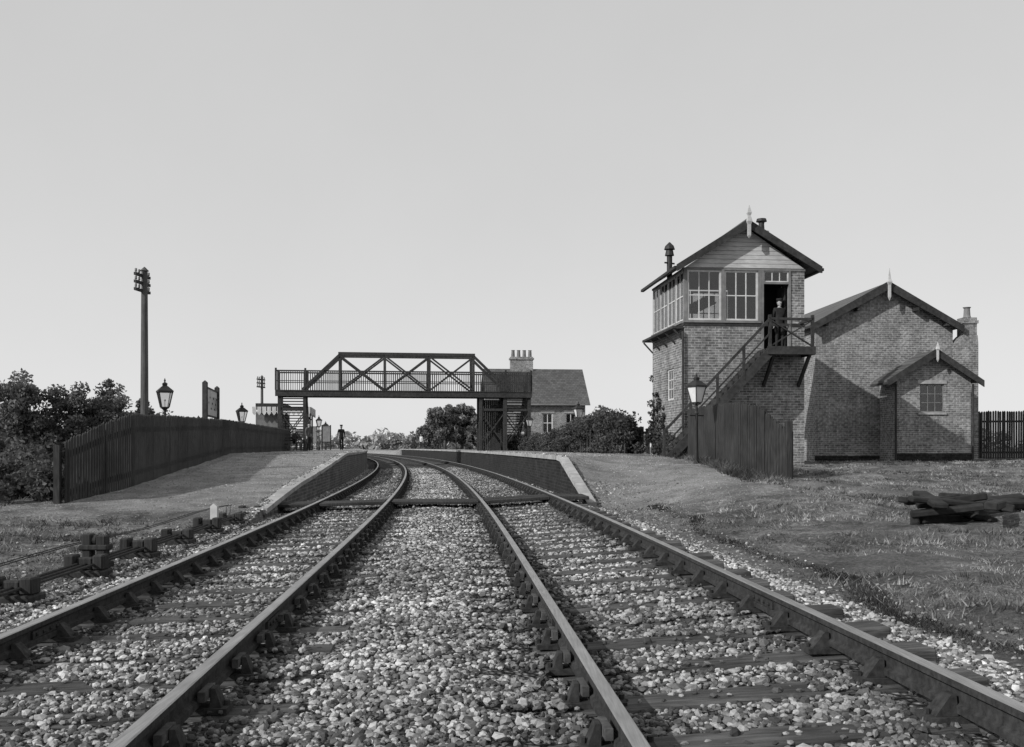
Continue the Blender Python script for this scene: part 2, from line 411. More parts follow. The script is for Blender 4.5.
mb=MB()
for (a,b_,z0,z1) in ((-3.6,-2.82,-.08,-.06),(-2.64,-1.31,-.055,-.02),(-1.17,.63,-.02,-.02),(.78,2.12,-.01,.07),(2.28,2.95,.08,.07)):
    for k in range(4):
        y=20.9+k*.26; mb.beam(tk(y,a,z0-.04),tk(y,b_,z1-.04),.24,.07+random.uniform(-.01,.01))
mb.build('timber_foot_crossing',[M['fence']],bevel=.01)

# ------------------------------------------------------------------ platforms
def strip(mb,ua,ub,Ds,zt,zb,m=0):
    b=len(mb.v)
    for y in Ds:
        x=float(cv(y));t=zt(y);bo=zb(y) if callable(zb) else zb
        mb.v+=[(x+ua,y,bo),(x+ub,y,bo),(x+ub,y,t),(x+ua,y,t)]
    n=len(Ds)
    for i in range(n-1):
        a=b+i*4
        for j in range(4):
            k=(j+1)%4;mb.f.append([a+j,a+k,a+4+k,a+4+j]);mb.m.append(m)
    mb.f.append([b+3,b+2,b+1,b]);mb.m.append(m);e=b+(n-1)*4;mb.f.append([e,e+1,e+2,e+3]);mb.m.append(m)
root=empty('station_platform')
ztr=lambda y:float(np.interp(y,[21.3,26],[-.1,.85]))
Ds=[21.3,22,23,24,25,26]+list(range(28,60,2))+list(range(60,131,4))
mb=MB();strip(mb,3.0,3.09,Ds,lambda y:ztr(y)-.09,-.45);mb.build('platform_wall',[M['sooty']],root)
mb=MB();
for i in range(int((130-Ds[0])/.9)):
    y0=Ds[0]+i*.9;strip(mb,2.95+random.uniform(-.01,.01),3.17,[y0,min(y0+.88,130)],lambda y:ztr(y)+.02,lambda y:ztr(y)-.088)
mb.build('coping',[M['stone']],root)
root=empty('station_platform')
ztl=lambda y:float(np.interp(y,[18.5,23,38],[-.12,.2,.85]))
Ds=[19,20,21,22,23,24,26,28,30,32,34,36,38]+list(range(40,60,2))+list(range(60,131,4))
mb=MB();strip(mb,-3.60,-3.50,Ds,lambda y:ztl(y)-.08,-.45);mb.build('platform_wall',[M['plbrick']],root)
mb=MB()
for i in range(int(111/.9)):
    y0=19+i*.9;strip(mb,-3.72,-3.46+random.uniform(-.01,.01),[y0,y0+.88],lambda y:ztl(y)+.02,lambda y:ztl(y)-.078)
mb.build('coping',[M['stone']],root)

# ------------------------------------------------------------------ fences
def fence(name,pts,sp=.115,w=.09,posts=2.4,side=1,wav=.02,mat='fence'):
    root=empty(name);mb=MB();rb=MB()
    for (p,q) in zip(pts[:-1],pts[1:]):
        p2=Vector(p[:2]);q2=Vector(q[:2]);Ln=(q2-p2).length;d=(q2-p2)/Ln;nrm=Vector((-d.y,d.x))*side
        n=int(Ln/sp)
        for i in range(n):
            t=(i+.5)/n;c=p2+(q2-p2)*t;zb=p[2]+(q[2]-p[2])*t;zt=p[3]+(q[3]-p[3])*t+random.uniform(-wav,wav)
            if random.random()<.012: zt-=.12
            a=c-d*w/2;b=c+d*w/2;o=nrm*(.02+random.uniform(0,.006));ba=len(mb.v)
            lean=d*random.uniform(-.015,.015)
            for oo in (Vector((0,0)),o):
                for (pt,z) in ((a,zb),(b,zb),(b+lean,zt-.05),(c+lean,zt),(a+lean,zt-.05)):
                    mb.v.append((pt.x+oo.x,pt.y+oo.y,z))
            fs=[[0,1,2,3,4],[9,8,7,6,5]]+[[k,5+k,5+(k+1)%5,(k+1)%5] for k in range(5)]
            for f in fs: mb.f.append([ba+k for k in f]);mb.m.append(0)
        off=nrm*.06
        for h in (.22,.8):
            rb.beam((p2.x+off.x,p2.y+off.y,p[2]+(p[3]-p[2])*h),(q2.x+off.x,q2.y+off.y,q[2]+(q[3]-q[2])*h),.06,.09)
        k=max(1,round(Ln/posts));off=nrm*.15
        for i in range(k+1):
            t=i/k;c=p2+(q2-p2)*t+off;rb.box(c.x-.06,c.x+.06,c.y-.06,c.y+.06,p[2]+(q[2]-p[2])*t-.3,p[3]+(q[3]-p[3])*t-.08)
    mb.build('pickets',[M[mat]],root);rb.build('rails_and_posts',[M[mat]],root);return root
def lf(D,zt,du=0):
    Xf=np.interp(D,[20,23,38,65],[-8.85,-8.72,-10.7,-14.4]);return (float(Xf)+du,D,float(hill(Xf-cv(D),D))-.05,zt)
fence('picket_fence',[lf(19.8,1.22),lf(21.5,1.62),lf(23,1.88),lf(27,1.95),lf(32,2.04),lf(38,2.12),lf(45,2.14),lf(55,2.18),lf(65,2.2)],side=1)
fr=fence('picket_fence',[(5.45,31,.35,2.25),(5.55,28,.3,2.28),(5.7,25.2,.2,2.24),(6.0,24.3,.12,2.1),(6.42,23.5,.05,1.55)],sp=.1,w=.09,side=1)
mb=MB();mb.box(6.42,6.58,23.42,23.58,-.1,1.72);mb.build('end_post',[M['fence']],fr,bevel=.02)
def rfp(D,zt): 
    x=float(cv(D))+7.35;return (x,D,.7,zt)
fence('picket_fence',[rfp(36,1.85),rfp(42,1.85),rfp(50,1.85),rfp(60,1.9),rfp(70,1.9),rfp(80,1.9)],side=-1)
fence('picket_fence',[(19.5,46,.3,2.75),(24,46.6,.3,2.8),(30,47.2,.3,2.85)],side=1)

# ------------------------------------------------------------------ lamps
def lamp(x,y,z0,ztop,pale=False):
    root=empty('platform_lamp',(x,y,z0),random.uniform(.1,.6));h=ztop-z0
    mb=MB();hl=h-.85
    mb.tube([(0,0,-.1),(0,0,.25),(0,0,.3),(0,0,.55),(0,0,.6),(0,0,hl-.3),(0,0,hl-.26),(0,0,hl-.2),(0,0,hl)],[.1,.09,.06,.055,.05,.04,.06,.035,.035],10)
    mb.beam((-.25,0,hl-.32),(.25,0,hl-.32),.03,.03)
    for sx,sy in ((-1,-1),(1,-1),(1,1),(-1,1)):
        mb.beam((sx*.02,sy*.02,hl-.05),(sx*.1,sy*.1,hl+.04),.02,.02)
        mb.beam((sx*.1,sy*.1,hl+.03),(sx*.18,sy*.18,hl+.45),.025,.025)
    mb.build('post',[M['iron']],root)
    mb=MB()
    mb.cyl(0,0,hl+.0,hl+.04,.14,n=4,rot=math.pi/4)
    mb.tube([(0,0,hl+.45),(0,0,hl+.49),(0,0,hl+.62),(0,0,hl+.63),(0,0,hl+.70),(0,0,hl+.74)],[.29,.29,.11,.08,.09,.02],4,rot=math.pi/4)
    mb.tube([(0,0,hl+.74),(0,0,hl+.78),(0,0,hl+.85)],[.015,.03,.004],6)
    mb.build('lantern_roof',[M['iron']],root)
    mb=MB();mb.tube([(0,0,hl+.045),(0,0,hl+.445)],[.125,.24],4,rot=math.pi/4)
    mb.build('lantern_glass',[M['opal'] if pale else M['lglass']],root)
    if not pale:
        mb=MB();mb.tube([(0,0,hl+.04),(0,0,hl+.2)],[.012,.012],6);mb.ball((0,0,hl+.23),.03);mb.build('burner',[M['white']],root)
lamp(-9.72,28,.3,3.03);lamp(-11.48,42.5,.6,3.0)
lamp(4.98,27.0,.4,3.12,True);lamp(3.25,49,.85,3.35,True);lamp(1.15,66,.85,3.3,True)
lamp(-13.9,72,.85,3.4);lamp(-16.4,88,.85,3.4);lamp(-5.3,95,.85,3.4)

# ------------------------------------------------------------------ name board
root=empty('station_nameboard')
mb=MB();A_=Vector((-11.05,36,0));B_=Vector((-11.62,39.4,0))
for P in (A_,B_):
    mb.box(P.x-.08,P.x+.08,P.y-.08,P.y+.08,.3,3.42);mb.tube([(P.x,P.y,3.42),(P.x,P.y,3.5)],[.12,.02],4,rot=.78)
mb.build('posts',[M['dwood']],root)
mb=MB();mb.beam((A_.x,A_.y+.1,2.75),(B_.x,B_.y-.1,2.75),.05,1.0);mb.build('board',[M['white']],root)
mb=MB()
for z in (2.25,3.26): mb.beam((A_.x,A_.y+.1,z),(B_.x,B_.y-.1,z),.08,.06)
for k in range(9):
    t=(k+1)/10;c=A_.lerp(B_,t)
    for dx in (-.032,.032):
        mb.box(c.x+dx-.005,c.x+dx+.005,c.y-.1,c.y-.05,2.5,3.0);mb.box(c.x+dx-.005,c.x+dx+.005,c.y-.05,c.y+.08,2.5+(k%3)*.2,2.57+(k%3)*.2)
mb.build('frame_and_letters',[M['iron']],root)

# ------------------------------------------------------------------ telegraph poles
def tpole(x,y,z0,ztop,r=.13,rot=1.0):
    root=empty('telegraph_pole',(x,y,z0),rot);h=ztop-z0
    mb=MB();mb.tube([(0,0,-.5),(0,0,h*.5),(0,0,h)],[r*1.1,r*.97,r*.8],12);mb.tube([(0,0,h-.01),(0,0,h+.16)],[r*1.25,.01],8)
    mb.build('pole',[M['pole']],root,smooth=False)
    mb=MB();ins=MB()
    for k,z in enumerate((h-.2,h-.5,h-.8)):
        mb.beam((-.6,.09,z),(.6,.09,z),.1,.11)
        for a in (-.52,-.25,.25,.52):
            mb.cyl(a,.09,z+.04,z+.11,.015,n=6);ins.tube([(a,.09,z+.09),(a,.09,z+.13),(a,.09,z+.2),(a,.09,z+.22)],[.055,.045,.05,.02],8)
    mb.build('cross_arms',[M['dwood']],root);ins.build('insulators',[M['grey']],root,smooth=True)
tpole(-14.7,40,.0,8.15,.15,rot=1.45);tpole(-20,80,.3,6.7,.12,rot=1.3)

# ------------------------------------------------------------------ footbridge
BR=.136
root=empty('footbridge',(-15.35,65.2,0),BR)
mb=MB();LB=16.7
for sy in (-.9,.9):
    mb.box(0,LB,sy-.07,sy+.07,4.38,4.72)
    mb.box(0,LB,sy-.11,sy+.11,4.72,4.78)
    mb.box(0,LB,sy-.04,sy+.04,5.98,6.07);mb.box(0,LB,sy-.03,sy+.03,5.35,5.4)
    mb.box(4.0,12.9,sy-.1,sy+.1,7.06,7.26)
    mb.beam((1.7,sy,4.8),(4.1,sy,7.1),.16,.2,up=(0,1,0));mb.beam((15.2,sy,4.8),(12.8,sy,7.1),.16,.2,up=(0,1,0))
    for x in (4.1,7.0,9.9,12.8): mb.box(x-.08,x+.08,sy-.06,sy+.06,4.78,7.06)
    for a,b in ((4.1,7.0),(7.0,9.9),(9.9,12.8)):
        mb.beam((a,sy-.02,7.04),(b-.05,sy-.02,4.85),.1,.16,up=(0,1,0));mb.beam((b,sy+.03,7.04),(a+.05,sy+.03,4.85),.1,.16,up=(0,1,0))
    x=0.0
    while x<LB: 
        mb.box(x-.018,x+.018,sy-.014,sy+.014,4.78,5.98);x+=.14
    for x in (.04,1.9,LB-1.75,LB-.04): mb.box(x-.06,x+.06,sy-.065,sy+.065,4.79,6.2)
for x in (4.1,7.0,9.9,12.8): mb.beam((x,-.9,7.14),(x,.9,7.14),.08,.1)
for i in range(21): mb.box(.2+i*.78,.3+i*.78,-.83,.83,4.42,4.58)
mb.build('trusses_and_parapets',[M['dwood']],root)
mb=MB();mb.box(.02,LB-.02,-.82,.82,4.6,4.68);mb.build('deck',[M['dwood']],root)
mb=MB()
for xa,xb in ((.25,1.85),(13.3,14.9),(14.95,16.55)):
    for x in (xa,xb):
        for sy in (-.75,.75): mb.box(x-.1,x+.1,sy-.1,sy+.1,.6,4.4)
    for sy in (-.75,.75):
        mb.beam((xa,sy,1.2),(xb,sy,3.4),.06,.1,up=(0,1,0));mb.beam((xa,sy+.05,3.4),(xb,sy+.05,1.2),.06,.1,up=(0,1,0));mb.box(xa,xb,sy-.05,sy+.05,3.5,3.65)
    mb.beam((xa,-.75,1.2),(xa,.75,3.4),.1,.06);mb.beam((xb,-.75,3.4),(xb,.75,1.2),.1,.06)
mb.build('trestles',[M['dwood']],root)
mb=MB()
for xa,xb in ((.05,1.8),(14.95,16.6)):
    for x in (xa,xb):
        mb.beam((x,.95,4.6),(x,5.0,.95),.07,.32);mb.beam((x,.95,5.95),(x,5.0,2.0),.05,.08)
        for k in range(18):
            t=(k+.5)/18;y=.95+4.05*t;z=4.6-3.65*t;mb.box(x-.015,x+.015,y-.015,y+.015,z,z+1.25)
    for k in range(20):
        t=(k+.5)/20;y=.95+4.05*t;z=4.6-3.65*t;mb.box(xa+.04,xb-.04,y-.13,y+.13,z-.03,z+.03)
mb.build('stairs',[M['dwood']],root)
mb=MB()
for i in range(16):
    x=14.3+i*.145;mb.box(x,x+.13,-1.03,-1.0,4.8,5.93)
for i in range(11):
    x=13.42+i*.13;mb.box(x,x+.12,.88,.91,.7,4.3)
mb.build('boarding',[M['dwood']],root)

# ------------------------------------------------------------------ signal box
SZ=.45
root=empty('signal_box',(5.74,33.3,SZ),.09)
W,Ls=4.12,4.6;SI=4.8;WT=6.62;RX=W/2
mb=MB()
mb.wall('x',0,W,-.6,WT,0,.22,[(2.64,3.64,3.9,WT),(0,2.64,SI,WT)])
mb.wall('y',.222,Ls-.222,-.6,SI,0,.22,[(1.4,2.4,2.3,3.4)])
mb.wall('y',.222,Ls-.222,-.6,WT,W-.22,W,[(1.5,3.2,5.0,6.4)])
mb.wall('x',0,W,-.6,WT,Ls-.22,Ls,[(0.0,2.9,SI,WT)])
mb.build('brick_walls',[M['brick']],root)
mb=MB();mb.prism([(.05,WT),(W-.05,WT),(RX,WT+1.28)],Ls-.2,Ls-.05)
mb.build('rear_gable',[M['cream']],root)
mb=MB();n=9;hh=1.3
for i in range(n):
    z0=WT+.02+i*hh/n;z1=z0+hh/n-.012
    w0=(W/2)*(1-(z0-WT)/(hh+.08));w1=(W/2)*(1-(z1-WT)/(hh+.08))
    mb.prism([(RX-w0,z0),(RX+w0,z0),(RX+max(w1,.02),z1),(RX-max(w1,.02),z1)],-.05+(i%2)*.004,.1)
mb.build('gable_weatherboards',[M['cream']],root)
mb=MB()
mb.box(-.03,2.62,-.06,.24,SI,SI+.08,0);mb.box(-.03,W+.02,-.035,.2,WT-.06,WT+.012,0)
mb.box(-.06,.2,.24,Ls-.002,SI,SI+.08,0);mb.box(-.03,.2,.2,Ls-.002,WT-.06,WT+.01,0)
for x in (-.02,1.25,2.52): mb.box(x,x+.11,-.03,.12,SI+.08,WT-.06,0)
for i in range(4): y0=.125+i*1.11;mb.box(0.0,.1,y0+1.062,y0+1.108,SI+.08,WT-.06,0)
mb.box(2.635,2.71,-.03,.12,3.9,WT-.06,0);mb.box(3.57,3.645,-.03,.12,3.9,WT-.06,0);mb.box(2.71,3.57,-.03,.12,6.12,6.19,0)
mb.build('timber_framing',[M['grey']],root)
mb=MB()
mb.window('x',.09,1.25,SI+.08,WT-.06,.03,3,2,.065,.035,.06,0,1)
mb.window('x',1.36,2.52,SI+.08,WT-.06,.05,3,2,.065,.035,.06,0,1)
for i in range(4):
    y0=.125+i*1.11;mb.window('y',y0,y0+1.06,SI+.08,WT-.06,.04,2,2,.06,.035,.06,0,1)
mb.window('x',.1,1.4,SI+.08,WT-.06,Ls-.1,3,2,.07,.035,.06,0,1);mb.window('x',1.45,2.85,SI+.08,WT-.06,Ls-.1,3,2,.07,.035,.06,0,1)
mb.window('y',1.5,3.2,5.0,6.4,W-.1,4,2,.06,.03,.06,0,1)
mb.window('y',1.4,2.4,2.3,3.4,.08,3,3,.06,.03,.06,0,1)
mb.window('x',2.71,3.57,6.19,WT-.06,.04,3,1,.04,.03,.05,0,1)
mb.build('window_sashes',[M['white'],M['glass']],root)
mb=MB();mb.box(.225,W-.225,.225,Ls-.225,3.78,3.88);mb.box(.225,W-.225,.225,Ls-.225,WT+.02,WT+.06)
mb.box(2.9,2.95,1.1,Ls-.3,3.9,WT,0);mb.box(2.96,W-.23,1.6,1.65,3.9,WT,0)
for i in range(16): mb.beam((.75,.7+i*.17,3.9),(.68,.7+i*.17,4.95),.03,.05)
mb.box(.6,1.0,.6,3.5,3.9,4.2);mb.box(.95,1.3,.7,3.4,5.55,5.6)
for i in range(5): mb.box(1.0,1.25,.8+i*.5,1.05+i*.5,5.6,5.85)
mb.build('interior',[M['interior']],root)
mb=MB();mb.box(3.52,3.56,.25,1.05,3.92,6.1);mb.build('door',[M['dwood']],root)
def gable_roof(mb,x0,x1,xr,ze,zr,y0,y1,t=.09,m=0):
    mb.prism([(x0,ze),(xr,zr),(xr,zr+t),(x0,ze+t)],y0,y1,m);mb.prism([(x1,ze),(x1,ze+t),(xr,zr+t),(xr,zr)],y0,y1,m)
mb=MB();gable_roof(mb,-.30,W+.40,RX,6.58,8.06,-.36,Ls+.1)
mb.tube([(RX,-.38,8.17),(RX,Ls+.12,8.17)],[.07,.07],8);mb.build('slate_roof',[M['slate']],root)
mb=MB()
for x0 in (-.36,W+.46):
    s=1 if x0<0 else -1
    P=[(x0,6.45),(x0+s*.05,6.45),(RX,7.9),(RX,8.19),(x0,6.66)]
    if s<0: P=P[::-1]
    mb.prism(P,-.42+(.004 if s<0 else 0),-.365)
mb.build('bargeboards',[M['dwood']],root)
mb=MB();
for x in (-.38,W+.48): mb.beam((x,-.36,6.57),(x,Ls+.1,6.57),.11,.09)
mb.build('gutters',[M['iron']],root)
mb=MB();mb.tube([(RX,-.46,7.55),(RX,-.46,7.63),(RX,-.46,8.0),(RX,-.46,8.1),(RX,-.46,8.3),(RX,-.46,8.38),(RX,-.46,8.65)],[.01,.07,.07,.12,.06,.1,.008],4,rot=.78);mb.build('finial',[M['cream']],root)
mb=MB()
mb.box(3.42,3.77,2.6,2.95,6.9,8.5);mb.box(3.38,3.81,2.56,2.99,8.4,8.48)
mb.build('brick_chimney',[M['brick']],root)
mb=MB();mb.tube([(3.6,2.78,8.5),(3.6,2.78,8.8)],[.12,.1],10);mb.tube([(3.6,2.78,8.85),(3.6,2.78,8.95)],[.2,.17],10)
mb.tube([(.15,2.6,6.6),(.15,2.6,7.5),(.15,2.6,7.52),(.15,2.6,7.7)],[.1,.1,.17,.13],10);mb.tube([(.15,2.6,7.74),(.15,2.6,7.86),(.15,2.6,8.0)],[.2,.16,.02],10);mb.beam((-.05,2.5,7.25),(.35,2.7,7.25),.05,.05)
for a in range(4):
    mb.cyl(3.6+.1*math.cos(a*1.57),2.78+.1*math.sin(a*1.57),8.78,8.87,.012,n=5)
    mb.cyl(.15+.1*math.cos(a*1.57),2.6+.1*math.sin(a*1.57),7.68,7.76,.012,n=5)
mb.build('stove_pipe',[M['iron']],root)
mb=MB();mb.box(-.4,-.035,.0,Ls,4.6,4.68)
for i in range(5):
    y=.05+i*1.12;mb.beam((-.36,y,4.58),(-.01,y,4.2),.05,.05)
mb.build('walkway',[M['dwood']],root)
mb=MB();mb.box(-.02,W+.02,-.03,-.002,SI-.1,SI-.003);mb.box(-.03,-.002,-.03,Ls,SI-.1,SI-.003);
mb.cyl(-.07,-.07,-.3,4.5,.04)
mb.build('band_and_downpipe',[M['dwood']],root)
mb=MB()
mb.box(2.5,4.02,-1.1,-.01,3.76,3.88);mb.box(2.45,4.05,-1.16,-1.1,3.66,3.92);mb.box(4.0,4.06,-1.1,-.0,3.66,3.92)
for x in (2.55,3.98): mb.box(x-.045,x+.045,-1.1,-1.01,3.88,4.95)
mb.box(2.5,4.03,-1.1,-1.01,4.78,4.86);mb.box(3.94,4.02,-1.01,-.0,4.78,4.86)
mb.beam((2.6,-1.05,3.95),(3.93,-1.05,4.75),.04,.07,up=(0,1,0));mb.beam((2.6,-1.09,4.75),(3.93,-1.09,3.95),.04,.07,up=(0,1,0))
for x in (2.7,3.9): mb.beam((x,-1.05,3.7),(x,-.01,2.7),.09,.1)
fx=-.95
for y in (-1.08,-.14):
    mb.beam((2.55,y,3.74),(fx,y,.1),.06,.28);
mb.beam((2.55,-1.08,4.82),(fx,-1.08,1.15),.06,.08);mb.beam((2.55,-1.08,4.35),(fx,-1.08,.7),.04,.05)
for k in range(5):
    t=k/4;x=2.55+(fx-2.55)*t;z=3.74-3.64*t;mb.box(x-.04,x+.04,-1.12,-1.04,z,z+1.08)
for k in range(19):
    t=(k+.5)/19;x=2.55+(fx-2.55)*t;z=3.84-3.64*t;mb.box(x-.12,x+.12,-1.05,-.17,z-.02,z+.02);mb.box(x-.12,x-.10,-1.05,-.17,z-.2,z-.02)
mb.box(.75,.85,-1.08,-.98,-.3,2.1);mb.build('staircase',[M['dwood']],root)

# ------------------------------------------------------------------ goods shed with office
root=empty('goods_shed',(12.75,42,.45),.05)
W2=5.9;XR=2.95;EZ=5.8;AZ=7.42
mb=MB();mb.prism([(0,-.6),(W2,-.6),(W2,EZ),(XR,AZ),(0,EZ)],0,.3)
mb.box(0,.3,.302,10,-.6,EZ);mb.box(W2-.3,W2,.302,10,-.6,EZ);mb.prism([(0,-.6),(W2,-.6),(W2,EZ),(XR,AZ),(0,EZ)],10.002,10.3)
mb.build('brick_walls',[M['brick2']],root)
mb=MB();gable_roof(mb,-.3,W2+.22,XR,EZ-.16,AZ+.02,-.4,10.6,.1);mb.build('slate_roof',[M['slate']],root)
mb=MB()
for s,x0 in ((1,-.36),(-1,W2+.28)):
    P=[(x0,EZ-.36),(XR,AZ-.2),(XR,AZ+.16),(x0,EZ-.06)]
    if s<0:P=P[::-1]
    mb.prism(P,-.46+(.004 if s<0 else 0),-.402)
for x in (.35,1.7,4.2,5.5): mb.box(x-.06,x+.06,-.4,-.003,EZ+.0+(1.4*(1-abs(x-XR)/XR))-.25,EZ+(1.4*(1-abs(x-XR)/XR))-.12)
mb.build('bargeboards',[M['dwood']],root)
mb=MB();mb.tube([(XR,-.5,6.75),(XR,-.5,6.9),(XR,-.5,7.4),(XR,-.5,7.52),(XR,-.5,7.65),(XR,-.5,8.1)],[.01,.07,.07,.13,.07,.008],4,rot=.78);mb.build('finial',[M['cream']],root)
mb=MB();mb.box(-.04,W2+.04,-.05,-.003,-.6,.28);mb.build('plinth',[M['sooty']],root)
mb=MB();mb.box(W2+.002,6.85,-.3,.4,-.4,5.0);mb.hexa([(W2+.002,-.3,5.002),(6.85,-.3,5.002),(6.85,.4,5.002),(W2+.002,.4,5.002),(6.2,-.3,5.35),(6.82,-.3,5.35),(6.82,.3,5.35),(6.2,.3,5.35)])
mb.box(6.22,6.8,-.28,.28,5.352,6.1);mb.box(6.17,6.85,-.33,.33,5.85,5.98);mb.build('brick_chimney',[M['brick2']],root)
mb=MB();mb.tube([(6.51,0,6.1),(6.51,0,6.2),(6.51,0,6.5),(6.51,0,6.56)],[.17,.14,.12,.17],10);mb.build('chimney_pot',[M['grey']],root)
root=empty('lamp_room',(15.5,40.3,.45),.045)
W3=3.05;LD=1.66
mb=MB();op=[(.95,1.95,2.05,3.2)]
mb.wall('x',0,W3,-.6,3.5,0,.22,op);mb.prism([(0,3.501),(W3,3.501),(W3/2,4.42)],0,.2)
mb.box(0,.22,.222,LD,-.6,3.5);mb.box(W3-.22,W3,.222,LD-.3,-.6,3.5);mb.build('brick_walls',[M['brick2']],root)
mb=MB();gable_roof(mb,-.5,W3+.3,W3/2-.05,3.25,4.46,-.35,1.3,.08);mb.build('slate_roof',[M['slate']],root)
mb=MB()
for s,x0 in ((1,-.55),(-1,W3+.36)):
    P=[(x0,3.06),(W3/2-.05,4.28),(W3/2-.05,4.6),(x0,3.32)]
    if s<0:P=P[::-1]
    mb.prism(P,-.41+(.004 if s<0 else 0),-.352)
mb.beam((-.5,-.3,3.2),(-.5,1.3,3.2),.1,.09);mb.cyl(W3+.06,-.06,-.3,3.2,.045);mb.cyl(-.06,-.06,-.3,3.2,.045)
mb.build('bargeboards_and_pipes',[M['dwood']],root)
mb=MB();mb.window('x',.95,1.95,2.05,3.2,.08,3,3,.05,.028,.06,0,1);mb.build('window',[M['grey'],M['glass']],root)
mb=MB();mb.box(.85,2.05,-.03,.1,3.202,3.35);mb.box(.87,2.03,-.06,.1,1.96,2.048);mb.build('lintel_and_sill',[M['stone']],root)
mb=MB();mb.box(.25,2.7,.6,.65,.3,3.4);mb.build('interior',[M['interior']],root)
mb=MB();c0=W3/2-.05;mb.tube([(c0,-.45,4.05),(c0,-.45,4.15),(c0,-.45,4.5),(c0,-.45,4.56),(c0,-.45,4.85)],[.01,.05,.05,.09,.006],4,rot=.78);mb.build('finial',[M['cream']],root)
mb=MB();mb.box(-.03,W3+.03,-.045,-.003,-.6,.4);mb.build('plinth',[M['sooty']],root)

# ------------------------------------------------------------------ station house
root=empty('station_house',(-1.9,84.6,.7),.1)
W4=8.2
mb=MB();ops=[(4.5,5.4,1.6,3.3),(6.5,7.4,1.6,3.3),(2.2,3.1,1.6,3.3)]
mb.wall('x',0,W4,-.5,4.1,0,.3,ops);mb.box(0,.3,.302,7,-.5,4.1);mb.box(W4-.3,W4,.302,7,-.5,4.1)
for x in (0,W4-.3):
    mb.hexa([(x,0,4.101),(x+.3,0,4.101),(x+.3,7,4.101),(x,7,4.101),(x,3.45,7.1),(x+.3,3.45,7.1),(x+.3,3.55,7.1),(x,3.55,7.1)])
mb.build('brick_walls',[M['brick2']],root)
mb=MB()
for (ya,yb) in ((-.4,3.5),(7.4,3.5)):
    P=[(-.35,ya,3.98),(W4+.35,ya,3.98),(W4+.35,yb,7.2),(-.35,yb,7.2)]
    Q=[(p[0],p[1],p[2]+.1) for p in P]
    if ya>yb: P=[P[1],P[0],P[3],P[2]];Q=[Q[1],Q[0],Q[3],Q[2]]
    mb.hexa(P+Q)
mb.build('slate_roof',[M['slate']],root)
mb=MB()
for o in ops: mb.window('x',o[0],o[1],o[2],o[3],.1,2,2,.09,.06,.08,0,1)
mb.build('windows',[M['white'],M['glass']],root)
mb=MB()
for o in ops: mb.box(o[0]-.15,o[1]+.15,-.04,.1,o[3],o[3]+.25);mb.box(o[0]-.1,o[1]+.1,-.08,.1,o[2]-.12,o[2])
mb.build('lintels_and_sills',[M['stone']],root)
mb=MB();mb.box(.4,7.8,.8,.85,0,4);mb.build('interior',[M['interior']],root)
mb=MB();mb.box(2.1,4.1,3.2,3.85,6.5,8.35);mb.box(2.02,4.18,3.12,3.93,8.1,8.25);mb.build('chimney_stack',[M['brick']],root)
mb=MB()
for x in (2.35,2.85,3.35,3.85): mb.tube([(x,3.52,8.35),(x,3.52,8.9),(x,3.52,8.95)],[.17,.14,.18],8)
mb.build('chimney_pots',[M['grey']],root)
mb=MB();mb.beam((-.35,-.45,4.0),(W4+.35,-.45,4.0),.1,.12);mb.build('gutter',[M['grey']],root)

# ------------------------------------------------------------------ waiting shelter
root=empty('waiting_shelter',(-18.6,71.6,.85),.14)
mb=MB();mb.box(.2,2.2,.4,5.4,-.6,2.8);mb.build('timber_walls',[M['grey']],root)
mb=MB();mb.box(0,4.1,.0,5.8,3.02,3.14);mb.box(.2,2.3,.3,5.5,3.14,3.4);mb.build('roof',[M['dwood']],root)
mb=MB()
def val(p,q,n):
    p=Vector(p);q=Vector(q);d=(q-p)/n
    for i in range(n):
        a=p+d*i+d*.1;b=p+d*(i+1)-d*.1;c=(a+b)/2;k=len(mb.v);nn=Vector((-d.y,d.x,0)).normalized()*.02
        for o in (-nn,nn):
            for (P,z) in ((a,.12),(b,.12),(b,-.32),(c,-.5),(a,-.32)): mb.v.append((P.x+o.x,P.y+o.y,3.02+z))
        for f in [[0,1,2,3,4],[9,8,7,6,5]]+[[j,5+j,5+(j+1)%5,(j+1)%5] for j in range(5)]: mb.f.append([k+j for j in f]);mb.m.append(0)
val((-.02,-.03,0),(4.12,-.03,0),12);val((4.13,0,0),(4.13,5.8,0),18)
mb.build('valance',[M['white']],root)
mb=MB()
for y in (.3,2.9,5.5): mb.cyl(3.9,y,-.1,3.02,.06,n=8);mb.beam((3.9,y,2.3),(3.2,y,3.0),.05,.06)
mb.build('canopy_posts',[M['iron']],root)
mb=MB();mb.box(2.2,2.24,1,1.9,0,2.1);mb.window('y',2.6,4.6,1,2.2,2.22,3,2,.06,.04,.05,1,0);mb.build('door_and_window',[M['dwood'],M['white']],root)

def board(x,y,w,h,z0,z,rot):
    root=empty('poster_board',(x,y,z0),rot);mb=MB();mb.box(-w/2,-w/2+.08,-.04,.04,-.2,z+h+.1);mb.box(w/2-.08,w/2,-.04,.04,-.2,z+h+.1);mb.box(-w/2+.08,w/2-.08,-.03,.0,z-.05,z);mb.box(-w/2+.08,w/2-.08,-.03,0,z+h,z+h+.05);mb.build('frame',[M['iron']],root)
    mb=MB();mb.box(-w/2+.08,w/2-.08,-.02,.02,z,z+h);mb.build('board',[M['white']],root)
board(-15.6,84,1.0,1.3,.85,.7,.9);board(-17.4,87,1.1,1.4,.85,.6,.8)

